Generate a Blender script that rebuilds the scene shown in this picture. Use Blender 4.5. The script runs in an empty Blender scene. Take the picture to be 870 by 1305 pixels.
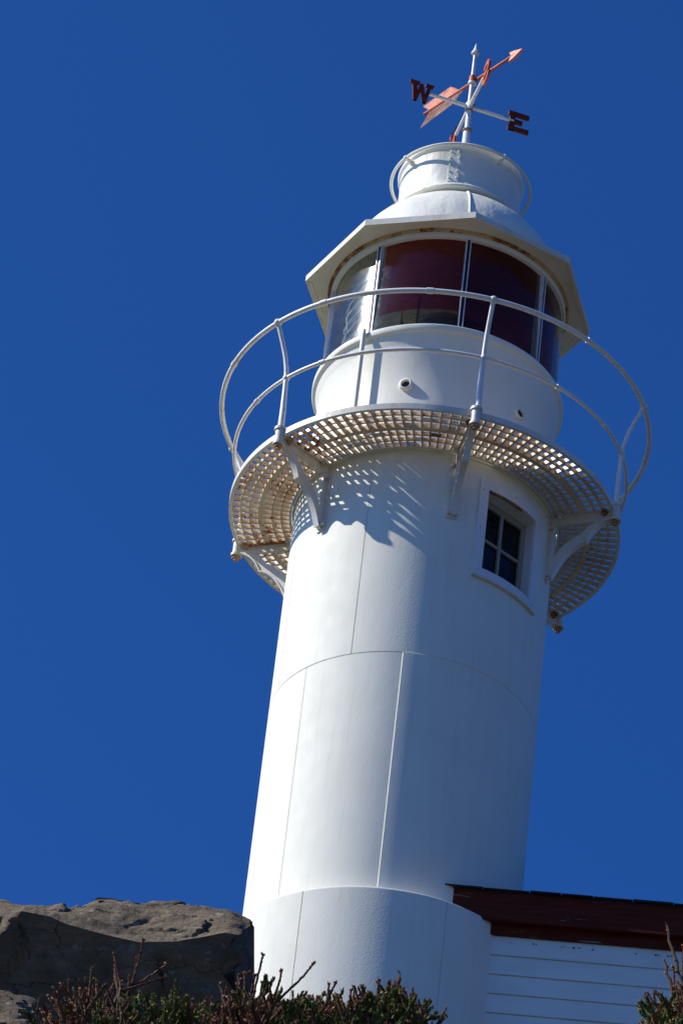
import bpy, bmesh, math, random
from mathutils import Vector, Matrix, noise

random.seed(7)
R = math.radians
PI = math.pi
S = bpy.context.scene
COL = S.collection

G = 27.15                                   # height of the gallery above the beach where the camera stands
TOWER = Vector((0, 0, 20.2))

# ------------------------------------------------------------------ materials
def nodes(name):
    m = bpy.data.materials.new(name); m.use_nodes = True
    nt = m.node_tree; nt.nodes.clear()
    out = nt.nodes.new('ShaderNodeOutputMaterial')
    b = nt.nodes.new('ShaderNodeBsdfPrincipled')
    nt.links.new(b.outputs[0], out.inputs[0])
    return m, nt, b, out

def N(nt, kind, **kw):
    n = nt.nodes.new(kind)
    for k, v in kw.items():
        if k in n.inputs: n.inputs[k].default_value = v
        else: setattr(n, k, v)
    return n

def mapped(nt, scale=(1, 1, 1), loc=(0, 0, 0)):
    tc = nt.nodes.new('ShaderNodeTexCoord'); mp = nt.nodes.new('ShaderNodeMapping')
    mp.inputs['Scale'].default_value = scale; mp.inputs['Location'].default_value = loc
    nt.links.new(tc.outputs['Object'], mp.inputs[0])
    return mp.outputs[0]

def noise_tex(nt, vec, scale, detail=4, rough=.55):
    n = N(nt, 'ShaderNodeTexNoise'); n.inputs['Scale'].default_value = scale
    n.inputs['Detail'].default_value = detail; n.inputs['Roughness'].default_value = rough
    nt.links.new(vec, n.inputs['Vector'])
    return n.outputs['Fac']

def ramp(nt, fac, stops):
    r = nt.nodes.new('ShaderNodeValToRGB'); e = r.color_ramp.elements
    while len(e) < len(stops): e.new(.5)
    for el, (p, c) in zip(e, stops):
        el.position = p
        el.color = (c, c, c, 1) if isinstance(c, (int, float)) else (*c, 1)
    nt.links.new(fac, r.inputs[0])
    return r.outputs[0]

def mix(nt, fac, a, b, kind='MIX'):
    m = nt.nodes.new('ShaderNodeMix'); m.data_type = 'RGBA'; m.blend_type = kind
    if isinstance(fac, (int, float)): m.inputs[0].default_value = fac
    else: nt.links.new(fac, m.inputs[0])
    for i, v in ((6, a), (7, b)):
        if isinstance(v, tuple): m.inputs[i].default_value = (*v, 1)
        else: nt.links.new(v, m.inputs[i])
    return m.outputs[2]

def math_node(nt, op, a, b=None):
    m = nt.nodes.new('ShaderNodeMath'); m.operation = op
    for i, v in enumerate((a, b)):
        if v is None: continue
        if isinstance(v, (int, float)): m.inputs[i].default_value = v
        else: nt.links.new(v, m.inputs[i])
    return m.outputs[0]

def bump(nt, b, h, strength, dist, prev=None):
    n = nt.nodes.new('ShaderNodeBump'); n.inputs['Strength'].default_value = strength
    n.inputs['Distance'].default_value = dist
    nt.links.new(h, n.inputs['Height'])
    if prev: nt.links.new(prev, n.inputs['Normal'])
    nt.links.new(n.outputs[0], b.inputs['Normal'])
    return n.outputs[0]

def painted(name, col, rust=None, rust_scale=14, rough=.38, lumps=.3, dirt=.12, streak=.1, dirtcol=(.42, .36, .26), fine=.12, spec=.4):
    """brush-painted iron: lumpy coats, faint run-off streaks, rust breaking through above the threshold 'rust'"""
    m, nt, b, _ = nodes(name)
    v = mapped(nt)
    vs = mapped(nt, (7, 7, .45), (3, 1, 7))
    d = ramp(nt, noise_tex(nt, v, 1.7, 5, .6), [(.42, 0.0), (.75, 1.0)])
    c = mix(nt, math_node(nt, 'MULTIPLY', d, dirt), col, dirtcol)
    s = ramp(nt, noise_tex(nt, vs, 2.2, 5, .6), [(.52, 0.0), (.8, 1.0)])
    c = mix(nt, math_node(nt, 'MULTIPLY', s, streak), c, dirtcol)
    ro = ramp(nt, noise_tex(nt, v, 6, 3), [(.3, rough - .06), (.7, rough + .12)])
    if rust is not None:
        n1 = noise_tex(nt, v, rust_scale, 6, .65)
        n2 = noise_tex(nt, mapped(nt, (1, 1, 1), (9, 4, 2)), 2.3, 3, .5)
        f = math_node(nt, 'ADD', math_node(nt, 'MULTIPLY', n1, .62), math_node(nt, 'MULTIPLY', n2, .38))
        k = ramp(nt, f, [(rust, 0.0), (min(rust + .035, 1), 1.0)])
        halo = ramp(nt, f, [(rust - .09, 0.0), (rust + .02, .55)])
        rc = ramp(nt, noise_tex(nt, v, rust_scale * 3, 4), [(.3, (.11, .036, .014)), (.55, (.31, .115, .038)), (.75, (.46, .22, .08))])
        c = mix(nt, halo, c, (.62, .40, .21))
        c = mix(nt, k, c, rc)
        ro = mix(nt, k, ro, (.85, .85, .85))
    nt.links.new(c, b.inputs['Base Color']); nt.links.new(ro, b.inputs['Roughness']); b.inputs['Specular IOR Level'].default_value = spec
    p = bump(nt, b, noise_tex(nt, mapped(nt, (1, 1, .45)), 5.5, 3, .5), lumps, .035)
    bump(nt, b, noise_tex(nt, v, 55, 3, .6), fine, .006, p)
    return m

def plain(name, col, rough=.5, metallic=0.0, spec=.5):
    m, nt, b, _ = nodes(name)
    v = mapped(nt)
    f = noise_tex(nt, v, 12, 4)
    dark = tuple(x * .72 for x in col); lite = tuple(min(1, x * 1.2) for x in col)
    nt.links.new(ramp(nt, f, [(.3, dark), (.7, lite)]), b.inputs['Base Color'])
    b.inputs['Roughness'].default_value = rough; b.inputs['Metallic'].default_value = metallic
    b.inputs['Specular IOR Level'].default_value = spec
    bump(nt, b, noise_tex(nt, v, 40, 3), .15, .005)
    return m

WHITE = (.81, .80, .69)
M = {}
M['shaft'] = painted('white_tower_paint', WHITE, None, lumps=.045, dirt=.10, streak=.16, rough=.62, spec=.12, fine=.22)
M['paint'] = painted('white_lantern_paint', WHITE, .735, 11, lumps=.10, dirt=.08, streak=.06, rough=.5, spec=.3)
M['vent'] = painted('white_dented_sheet', WHITE, None, lumps=.5, dirt=.10, streak=.06, rough=.36)
M['rail'] = painted('white_rail_paint', (.78, .78, .74), .63, 10, lumps=.2, dirt=.15, streak=.1)
M['bracket'] = painted('white_bracket_paint', (.74, .71, .63), .645, 12, lumps=.25, dirt=.4, streak=.2)
M['grating'] = painted('stained_grating_paint', (.72, .61, .44), .585, 17, lumps=.2, dirt=.8, streak=.0, dirtcol=(.46, .30, .15))
M['rim'] = painted('white_rim_paint', (.76, .73, .65), .64, 9, lumps=.2, dirt=.4, streak=.1)
M['rust'] = painted('rusted_iron', (.50, .30, .16), .47, 22, rough=.75, lumps=.3, dirt=.8, streak=.0, dirtcol=(.34, .12, .04), fine=.4)
M['rustring'] = painted('rust_stained_joint', (.62, .44, .24), .50, 8, rough=.7, lumps=.3, dirt=.7, streak=.0, dirtcol=(.36, .19, .08), fine=.3)
M['soffit'] = painted('aged_cream_paint', (.76, .735, .62), .68, 7, lumps=.2, dirt=.45, streak=.0, dirtcol=(.58, .42, .20))
M['black'] = plain('dark_channel', (.012, .013, .014), .4)
M['dark'] = plain('painted_hollow_shade', (.02, .02, .017), .8)
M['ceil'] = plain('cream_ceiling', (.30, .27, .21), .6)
M['brown'] = plain('shaded_red_letter_paint', (.17, .034, .016), .7, spec=.12)  # the vane's red darkened: shade painted into the W and E letters
M['red'] = plain('faded_red_vane_paint', (.54, .12, .055), .55, spec=.2)
M['peach'] = plain('painted_sunlit_feather', (.86, .55, .40), .45)  # paler tone paints stronger sunlight onto the lower feather
M['tipred'] = plain('bleached_red_tip_paint', (.70, .22, .14), .5, spec=.2)
M['pink'] = plain('faded_pink_feather_paint', (.74, .32, .20), .45)
M['brass'] = plain('weathered_brass', (.30, .20, .09), .5, .6)
M['wood_sash'] = painted('grey_sash_paint', (.30, .28, .21), .68, 12, rough=.6, lumps=.2, dirt=.4)
M['casing'] = painted('white_casing_paint', (.76, .77, .75), .70, 8, lumps=.25, dirt=.12, streak=.1)

def pane_glass():
    m, nt, b, out = nodes('unlit_interior_window_glass')
    b.inputs['Base Color'].default_value = (.006, .007, .008, 1); b.inputs['Roughness'].default_value = .06; b.inputs['Specular IOR Level'].default_value = .25  # near-black base paints in the unlit inside of the tower
    bump(nt, b, noise_tex(nt, mapped(nt), 5, 2), .1, .02)
    return m
M['winglass'] = pane_glass()

def lantern_glass(name, tint, rough=.05, ior=1.28):
    m, nt, b, out = nodes(name); nt.nodes.remove(b)
    tr = N(nt, 'ShaderNodeBsdfTransparent'); tr.inputs[0].default_value = (*tint, 1)
    gl = N(nt, 'ShaderNodeBsdfGlossy'); gl.inputs['Roughness'].default_value = rough; gl.inputs['Color'].default_value = (.95, .97, 1, 1)
    fr = N(nt, 'ShaderNodeFresnel'); fr.inputs['IOR'].default_value = ior
    bp = N(nt, 'ShaderNodeBump'); bp.inputs['Strength'].default_value = .2; bp.inputs['Distance'].default_value = .07
    nt.links.new(noise_tex(nt, mapped(nt, (1, 1, 1.6)), 3.2, 2, .4), bp.inputs['Height'])
    nt.links.new(bp.outputs[0], gl.inputs['Normal'])
    mx = N(nt, 'ShaderNodeMixShader')
    nt.links.new(fr.outputs[0], mx.inputs[0]); nt.links.new(tr.outputs[0], mx.inputs[1]); nt.links.new(gl.outputs[0], mx.inputs[2])
    nt.links.new(mx.outputs[0], out.inputs[0])
    return m
M['glass'] = lantern_glass('lantern_storm_glass', (.84, .89, .88), .16)
M['clearglass'] = lantern_glass('clear_storm_glass', (.86, .90, .88), .15, 1.5)
M['redglass'] = lantern_glass('red_sector_glass', (.95, .14, .10), .2)
M['deepred'] = lantern_glass('deep_red_sector_glass', (.48, .055, .042), .2)

def lens_glass():
    m, nt, b, out = nodes('lens_prism_glass')
    b.inputs['Base Color'].default_value = (.26, .32, .30, 1); b.inputs['Roughness'].default_value = .12
    b.inputs['Transmission Weight'].default_value = .35; b.inputs['IOR'].default_value = 1.45
    return m
M['lens'] = lens_glass()

M['prism'] = plain('pale_prism_glass', (.62, .66, .63), .15)

def fascia_mat():
    m, nt, b, out = nodes('chipped_red_board_paint')
    v = mapped(nt, (1, 6, 9))
    base = ramp(nt, noise_tex(nt, v, 3, 4), [(.3, (.070, .012, .006)), (.7, (.135, .022, .011))])
    chip = ramp(nt, noise_tex(nt, mapped(nt, (.55, 3, 6), (2, 5, 1)), 3.1, 7, .68), [(.63, 0.0), (.66, 1.0)])
    nt.links.new(mix(nt, chip, base, (.20, .185, .17)), b.inputs['Base Color'])
    b.inputs['Roughness'].default_value = .8; b.inputs['Specular IOR Level'].default_value = .15
    bump(nt, b, noise_tex(nt, v, 14, 5), .3, .006)
    return m
M['fascia'] = fascia_mat()
M['shingle'] = plain('dark_asphalt_shingle', (.030, .026, .026), .9, spec=.2)

def clap_mat():
    m, nt, b, out = nodes('white_clapboard_paint')
    v = mapped(nt, (.8, 2, 3))
    d = ramp(nt, noise_tex(nt, v, 2.2, 6, .62), [(.45, 0.0), (.8, 1.0)])
    c = mix(nt, math_node(nt, 'MULTIPLY', d, .34), (.78, .775, .69), (.45, .43, .36))
    nt.links.new(c, b.inputs['Base Color']); b.inputs['Roughness'].default_value = .55
    bump(nt, b, noise_tex(nt, mapped(nt, (.6, 3, 14)), 5, 5), .25, .006)
    return m
M['clap'] = clap_mat()
M['gap'] = plain('grimy_board_joint', (.52, .47, .33), .8)

def rock_mat():
    m, nt, b, out = nodes('lichened_brown_rock')
    v = mapped(nt)
    c = ramp(nt, noise_tex(nt, v, 2.2, 8, .65), [(.30, (.065, .046, .028)), (.48, (.175, .133, .084)), (.66, (.29, .225, .15))])
    st = ramp(nt, noise_tex(nt, mapped(nt, (1, 1, 7)), 3.5, 7, .7), [(.35, 0.0), (.6, 1.0)])
    c = mix(nt, math_node(nt, 'MULTIPLY', st, .5), c, (.11, .092, .068))
    li = ramp(nt, noise_tex(nt, mapped(nt, (1, 1, 1), (5, 2, 8)), 9, 6, .7), [(.60, 0.0), (.66, .8)])
    c = mix(nt, li, c, (.34, .31, .245))
    nt.links.new(c, b.inputs['Base Color']); b.inputs['Roughness'].default_value = .92
    b.inputs['Specular IOR Level'].default_value = .25
    vo = N(nt, 'ShaderNodeTexVoronoi'); vo.feature = 'DISTANCE_TO_EDGE'; vo.inputs['Scale'].default_value = 1.15
    ad_ = N(nt, 'ShaderNodeVectorMath'); ad_.operation = 'ADD'
    nz = N(nt, 'ShaderNodeTexNoise'); nz.inputs['Scale'].default_value = 2.5; nz.inputs['Detail'].default_value = 5
    nt.links.new(v, nz.inputs['Vector']); nt.links.new(mapped(nt, (1, 1, 2.4)), ad_.inputs[0]); nt.links.new(nz.outputs['Color'], ad_.inputs[1])
    nt.links.new(ad_.outputs[0], vo.inputs['Vector'])
    crk = ramp(nt, vo.outputs['Distance'], [(.0, .25), (.011, 1.0)])
    c2 = mix(nt, crk, (.035, .029, .022), c)
    nt.links.new(c2, b.inputs['Base Color'])
    p0 = bump(nt, b, crk, .5, .02)
    p = bump(nt, b, noise_tex(nt, v, 7, 9, .7), .9, .06, p0)
    bump(nt, b, noise_tex(nt, mapped(nt, (1, 1, 5)), 14, 6, .7), .5, .02, p)
    return m
M['rock'] = rock_mat()

def ground_mat():
    m, nt, b, out = nodes('rocky_heath_ground')
    v = mapped(nt)
    c = ramp(nt, noise_tex(nt, v, .9, 8, .65), [(.35, (.045, .045, .02)), (.5, (.11, .09, .05)), (.62, (.20, .175, .13))])
    nt.links.new(c, b.inputs['Base Color']); b.inputs['Roughness'].default_value = .95
    c3 = mix(nt, ramp(nt, noise_tex(nt, v, 11, 8, .75), [(.42, 0.0), (.62, .85)]), c, (.035, .045, .014))
    nt.links.new(c3, b.inputs['Base Color'])
    bump(nt, b, noise_tex(nt, v, 16, 9, .75), 1.0, .10)
    return m
M['ground'] = ground_mat()

def leaf_mat(name, a, b_, c_, tr=.15):
    m, nt, b, out = nodes(name)
    g = N(nt, 'ShaderNodeNewGeometry')
    nt.links.new(ramp(nt, g.outputs['Random Per Island'], [(0, a), (.5, b_), (1, c_)]), b.inputs['Base Color'])
    b.inputs['Roughness'].default_value = .6
    b.inputs['Specular IOR Level'].default_value = .2
    return m
M['green'] = leaf_mat('green_spruce_needle', (.022, .036, .008), (.075, .110, .016), (.24, .26, .05))
M['rusty'] = leaf_mat('browned_spruce_needle', (.060, .020, .010), (.18, .062, .030), (.42, .19, .085))
M['bud'] = leaf_mat('orange_brown_bud', (.16, .06, .02), (.30, .13, .05), (.42, .22, .09))
M['bark'] = plain('grey_brown_bark', (.095, .060, .040), .9, spec=.15)

# ------------------------------------------------------------------ mesh builder
def pol(az, r, z): return Vector((r * math.sin(R(az)), -r * math.cos(R(az)), z))

class MB:
    def __init__(s): s.v = []; s.f = []; s.mi = []; s.cur = 0
    def add(s, vs, fs):
        o = len(s.v); s.v += [Vector(x) for x in vs]
        for f in fs: s.f.append([i + o for i in f]); s.mi.append(s.cur)
    def lathe(s, prof, n=96, a0=0, a1=360, closed_profile=False, rfun=None):
        full = abs(a1 - a0 - 360) < 1e-6
        k = n if full else n + 1
        vs = []
        for (r, z) in prof:
            for i in range(k):
                a = a0 + (a1 - a0) * i / n
                vs.append(pol(a, r, z))
        fs = []; m = len(prof)
        for j in range(m if closed_profile else m - 1):
            j2 = (j + 1) % m
            for i in range(n):
                i2 = (i + 1) % k
                fs.append([j * k + i, j * k + i2, j2 * k + i2, j2 * k + i])
        if closed_profile and not full:
            fs.append([j * k for j in range(m)]); fs.append([j * k + n for j in range(m)][::-1])
        s.add(vs, fs); return s
    def tube(s, pts, rad, n=10, closed=False, caps=True):
        pts = [Vector(p) for p in pts]; m = len(pts)
        rr = rad if isinstance(rad, (list, tuple)) else [rad] * m
        vs = []; up = None
        for i, p in enumerate(pts):
            a = pts[(i - 1) % m] if (closed or i) else p
            b = pts[(i + 1) % m] if (closed or i < m - 1) else p
            t = (b - a).normalized()
            if up is None:
                up = t.orthogonal().normalized() if abs(t.z) > .6 else Vector((0, 0, 1))
            x = (up - t * up.dot(t)).normalized(); up = x; y = t.cross(x)
            for q in range(n):
                w = 2 * PI * q / n
                vs.append(p + (x * math.cos(w) + y * math.sin(w)) * rr[i])
        fs = []
        for i in range(m if closed else m - 1):
            i2 = (i + 1) % m
            for q in range(n):
                q2 = (q + 1) % n
                fs.append([i * n + q, i * n + q2, i2 * n + q2, i2 * n + q])
        if caps and not closed:
            fs.append(list(range(n))[::-1]); fs.append([(m - 1) * n + q for q in range(n)])
        s.add(vs, fs); return s
    def ring(s, r, z, rad, n=144, m=10):
        return s.tube([pol(360 * i / n, r, z) for i in range(n)], rad, m, closed=True)
    def sphere(s, c, r, n=12, m=8, sq=(1, 1, 1)):
        c = Vector(c); vs = [c + Vector((0, 0, r * sq[2]))]; fs = []
        for j in range(1, m):
            p = PI * j / m
            for i in range(n):
                w = 2 * PI * i / n
                vs.append(c + Vector((r * sq[0] * math.sin(p) * math.cos(w), r * sq[1] * math.sin(p) * math.sin(w), r * sq[2] * math.cos(p))))
        vs.append(c - Vector((0, 0, r * sq[2]))); L = len(vs) - 1
        for i in range(n):
            i2 = (i + 1) % n
            fs.append([0, 1 + i, 1 + i2])
            for j in range(m - 2):
                a = 1 + j * n
                fs.append([a + i, a + n + i, a + n + i2, a + i2])
            a = 1 + (m - 2) * n
            fs.append([a + i, L, a + i2])
        s.add(vs, fs); return s
    def prism(s, poly, o, ux, uy, th, mid=True):
        """flat outline 'poly' in the plane (ux, uy) through o, given the thickness th"""
        o, ux, uy = Vector(o), Vector(ux), Vector(uy); nn = ux.cross(uy).normalized()
        k = len(poly); d0 = -th / 2 if mid else 0; d1 = d0 + th
        vs = [o + ux * x + uy * y + nn * d0 for x, y in poly] + [o + ux * x + uy * y + nn * d1 for x, y in poly]
        fs = [list(range(k))[::-1], list(range(k, 2 * k))]
        fs += [[i, (i + 1) % k, k + (i + 1) % k, k + i] for i in range(k)]
        s.add(vs, fs); return s
    def strip(s, A, B, o, ux, uy, th):
        """band between the curves A and B in the plane (ux, uy), thickness th"""
        o, ux, uy = Vector(o), Vector(ux), Vector(uy); nn = ux.cross(uy).normalized() * th / 2
        m = len(A); vs = []
        for (a, b) in zip(A, B):
            pa = o + ux * a[0] + uy * a[1]; pb = o + ux * b[0] + uy * b[1]
            vs += [pa - nn, pb - nn, pb + nn, pa + nn]
        fs = [[0, 1, 2, 3], [(m - 1) * 4 + q for q in (3, 2, 1, 0)]]
        for i in range(m - 1):
            for q in range(4):
                q2 = (q + 1) % 4
                fs.append([i * 4 + q, (i + 1) * 4 + q, (i + 1) * 4 + q2, i * 4 + q2])
        s.add(vs, fs); return s
    def box(s, o, ux, uy, uz, x0, x1, y0, y1, z0, z1):
        o, ux, uy, uz = Vector(o), Vector(ux), Vector(uy), Vector(uz)
        vs = [o + ux * x + uy * y + uz * z for z in (z0, z1) for y in (y0, y1) for x in (x0, x1)]
        s.add(vs, [[0, 2, 3, 1], [4, 5, 7, 6], [0, 1, 5, 4], [2, 6, 7, 3], [0, 4, 6, 2], [1, 3, 7, 5]]); return s
    def build(s, name, mat, parent=None, off=G, smooth=38, fix=True):
        me = bpy.data.meshes.new(name)
        base = parent.get('_base') if parent else None
        sh = Vector((0, 0, off)) - (Vector(base) if base else Vector((0, 0, 0)))
        me.from_pydata([v + sh for v in s.v], [], s.f)
        for mm in (mat if isinstance(mat, (list, tuple)) else [mat]): me.materials.append(mm)
        me.polygons.foreach_set('material_index', s.mi)
        if fix:
            bm = bmesh.new(); bm.from_mesh(me); bmesh.ops.recalc_face_normals(bm, faces=bm.faces); bm.to_mesh(me); bm.free()
        if smooth:
            me.shade_smooth(); me.set_sharp_from_angle(angle=R(smooth))
        o = bpy.data.objects.new(name, me); COL.objects.link(o)
        if parent:
            o.parent = parent
            if base: o['_base'] = base
        return o

def thing(name, label, cat, loc, group=None):
    o = bpy.data.objects.new(name, None); COL.objects.link(o)
    o.location = loc; o.empty_display_size = .3
    o['label'] = label; o['category'] = cat; o['_base'] = tuple(loc)
    if group: o['group'] = group
    return o

def tag(o, label=None, cat=None, kind=None, group=None):
    if label: o['label'] = label
    if cat: o['category'] = cat
    if kind: o['kind'] = kind
    if group: o['group'] = group
    return o

def turned(o, deg, parent):
    """copy of a part and its sub-parts, turned round the tower's axis"""
    c = o.copy(); COL.objects.link(c); c.parent = parent; c.rotation_euler = (0, 0, R(deg))
    for ch in [x for x in bpy.data.objects if x.parent == o]:
        d = ch.copy(); COL.objects.link(d); d.parent = c
    return c

def polar(mb, azs, zs, rf, skip=None):
    k = len(azs); o = len(mb.v)
    for z in zs:
        for a in azs: mb.v.append(pol(a, rf(a, z), z))
    for j in range(len(zs) - 1):
        for i in range(k):
            i2 = (i + 1) % k
            a0, a1 = azs[i], azs[i2] if i2 else azs[0] + 360
            if skip and skip((a0 + a1) / 2, (zs[j] + zs[j + 1]) / 2): continue
            mb.f.append([o + j * k + i, o + j * k + i2, o + (j + 1) * k + i2, o + (j + 1) * k + i]); mb.mi.append(mb.cur)

# ------------------------------------------------------------------ LIGHTHOUSE
LH = thing('lighthouse', 'tall white iron lighthouse tower with railed gallery and glazed lantern', 'lighthouse', TOWER)

RS = 1.198
UP = [-25.4, -70.4, 109.6, 154.6, 199.6]          # plate joints of the upper course
LO = [-48.0, -3.0, -93.0, 132, 177, 222]          # and of the lower course
W0, W1, WZ0, WZ1 = 26.9, 55.8, -1.15, -.28       # window opening

def adiff(a, b): return (a - b + 180) % 360 - 180
azs = set(round(i * 2.0, 3) for i in range(-90, 90))
for a in UP + LO:
    a = (a + 180) % 360 - 180
    for d in (-.22, -.11, .11, .22): azs.add(round(a + d, 3))
for a in (W0, W1): azs.add(a)
azs = sorted(a for a in azs)
SEAM = -2.222
def r_shaft(a, z):
    r = RS
    if abs(z - SEAM) < .004: return RS - .006
    lst = UP if z > SEAM else LO
    for s in lst:
        d = adiff(a, s)
        if lst is LO and abs(adiff(s, -3)) < 1:                    # lapped joint: right-hand plate stands proud
            if 0 < d < 24: r += .007 * (1 - d / 24)
            elif -.2 < d <= 0: r -= .0
        elif abs(d) < .15: r -= .008
    return r
zs = [-4.75, -4.0, -3.4, -2.8, SEAM - .006, SEAM - .003, SEAM + .003, SEAM + .006, -1.7, WZ0, -.9, -.7, -.5, WZ1, -.12, .03]
mb = MB()
polar(mb, azs, zs, r_shaft, lambda a, z: W0 < a < W1 and WZ0 < z < WZ1)
mb.lathe([(1.196, .0301), (1.0, .036), (0.0, .037)], 96)
mb.lathe([(1.0, -.012), (1.205, -.012), (1.214, -.002), (1.214, .02), (1.19, .028)], 96)
shaft = mb.build('tower_shaft', M['shaft'], LH, smooth=24)

RB = 1.352
BA = [-30.2, 23.3, 131, 185, 239, 285]
azb = set(round(i * 2.5, 3) for i in range(-72, 72))
for a in BA:
    a = (a + 180) % 360 - 180
    for d in (-.20, -.10, .10, .20): azb.add(round(a + d, 3))
azb = sorted(azb)
def r_base(a, z):
    return RB - (.008 if any(abs(adiff(a, s)) < .14 for s in BA) else 0)
mb = MB()
polar(mb, azb, [-6.98, -6.3, -5.6, -5.0, -4.745], r_base)
mb.lathe([(RB, -4.7449), (RB - .003, -4.733), (RB - .010, -4.726), (RB - .022, -4.723), (RS - .03, -4.721)], 144)
base = mb.build('base_course', M['shaft'], LH, smooth=30)

# --- window set flat in the curved shaft
WA = (W0 + W1) / 2
wn = pol(WA, 1, 0); wt = pol(WA + 90, 1, 0); wz = Vector((0, 0, 1))
hw = RS * math.sin(R((W1 - W0) / 2)); dW = 1.035
mb = MB()                                        # flanged casing following the curve, and the box of the reveal
def curved_plate(mb, a0, a1, z0, z1, r0, r1, n=10):
    mb.lathe([(r0, z0), (r1, z0), (r1, z1), (r0, z1)], n, a0, a1, True)
CA0, CA1, CZ0, CZ1 = 22.6, 60.2, -1.245, -.165
curved_plate(mb, CA0, W0, WZ0 + .0, WZ1 - .0, RS - .01, RS + .016, 4)
curved_plate(mb, W1, CA1, WZ0 + .0, WZ1 - .0, RS - .01, RS + .016, 4)
curved_plate(mb, CA0, CA1, WZ1, CZ1, RS - .01, RS + .0165, 16)
curved_plate(mb, CA0, CA1, CZ0, WZ0, RS - .01, RS + .0165, 16)
yj = math.sqrt(RS ** 2 - hw ** 2)
for sgn in (-1, 1):
    mb.box((0, 0, 0), wt, wn, wz, sgn * hw, sgn * (hw + .02), dW - .04, yj + .004, WZ0 - .01, WZ1 + .01)
prof = [(-hw + 2 * hw * i / 12) for i in range(13)]
for (za, zb) in ((WZ1 - .002, WZ1 + .02), (WZ0 - .02, WZ0 + .002)):   # lintel and sill boards, arched at the front
    front = [(x, math.sqrt(RS ** 2 - x * x) + .003) for x in prof]; back = [(x, dW - .04) for x in prof]
    mb.strip(front, back, (0, 0, (za + zb) / 2), wt, wn, zb - za)
win = mb.build('window', M['casing'], LH)
mb = MB()
curved_plate(mb, CA0 - .2, CA1 + .2, CZ0 - .018, CZ0 + .004, RS - .01, RS + .034, 16)
mb.build('sill', M['soffit'], win)
mb = MB()
sy = dW
def sash_bar(x0, x1, z0, z1, th=.04, y=0): mb.box((0, 0, 0), wt, wn, wz, x0, x1, sy - th / 2 + y, sy + th / 2 + y, z0, z1)
sash_bar(-hw, -hw + .05, WZ0, WZ1); sash_bar(hw - .05, hw, WZ0, WZ1)
sash_bar(-hw + .05, hw - .05, WZ1 - .07, WZ1, .038); sash_bar(-hw + .05, hw - .05, WZ0, WZ0 + .06, .038)
sash_bar(-.016, .016, WZ0 + .06, WZ1 - .07, .03, .002)
zc = (WZ0 + WZ1) / 2
sash_bar(-hw + .05, -.016, zc - .014, zc + .014, .028, .002); sash_bar(.016, hw - .05, zc - .014, zc + .014, .028, .002)
sash = mb.build('sash', M['wood_sash'], win)
for (x0, x1) in ((-hw + .05, -.016), (.016, hw - .05)):
    for (z0, z1) in ((WZ0 + .06, zc - .014), (zc + .014, WZ1 - .07)):
        mb = MB(); mb.box((0, 0, 0), wt, wn, wz, x0 - .004, x1 + .004, sy - .012, sy - .006, z0 - .004, z1 + .004)
        mb.build('window_pane', M['winglass'], win, smooth=0)
mb = MB()
for i, (a, z) in enumerate(((24.3, -.30), (24.3, -.72), (24.3, -1.19), (41, -1.20), (41, -.215), (58, -.32), (58, -.75), (58, -1.18))):
    mb = MB(); mb.sphere(pol(a, RS + .016, z), .011, 8, 6); mb.build('casing_bolt', M['bracket'], win)
mb = MB()                                        # rust line under the arched head
mb.strip([(x, math.sqrt(RS ** 2 - x * x) + .012) for x in prof[:9]], [(x, math.sqrt(RS ** 2 - x * x) - .02) for x in prof[:9]], (0, 0, WZ1 - .006), wt, wn, .006)
mb.build('rusty_head_flashing', M['rust'], win)

# --- gallery
BRK = [11.2 + 60.35 * i for i in range(4)] + [-109.8, -49.4]
BRK = [11.2, 71.6, 131.8, 191.6, -109.8, -49.6]
mb = MB()
mb.lathe([(1.776, -.002), (1.806, -.002), (1.808, .056), (1.776, .056)], 192, closed_profile=True)
rim = mb.build('gallery_rim', M['rim'], LH)
mb = MB(); mb.lathe([(1.487, -.006), (1.532, -.006), (1.532, .050), (1.487, .050)], 160, closed_profile=True)
mb.build('middle_ring', M['grating'], rim)
mb = MB(); mb.lathe([(1.226, -.008), (1.246, -.008), (1.246, .052), (1.226, .052)], 160, closed_profile=True)
mb.build('inner_ring', M['rim'], rim)
def grating_panel(a0, a1):
    mb = MB(); n = 20
    for i in range(n + 1):
        a = a0 + .55 + (a1 - a0 - 1.1) * i / n
        er = pol(a, 1, 0); et = pol(a + 90, 1, 0); w = .009 if 0 < i < n else .013
        for (r0, r1) in ((1.243, 1.490), (1.530, 1.779)):
            mb.box((0, 0, 0), et, er, (0, 0, 1), -w, w, r0, r1, .004, .046)
    for r in (1.320, 1.404, 1.612, 1.694):
        mb.lathe([(r - .0085, .008), (r + .0085, .008), (r + .0085, .043), (r - .0085, .043)], 24, a0 + .5, a1 - .5, True)
    return mb
order = sorted(BRK)
for i, a in enumerate(order):
    b = order[i + 1] if i < 5 else order[0] + 360
    grating_panel(a, b).build('grating_panel', M['grating'], rim, smooth=30)

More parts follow.
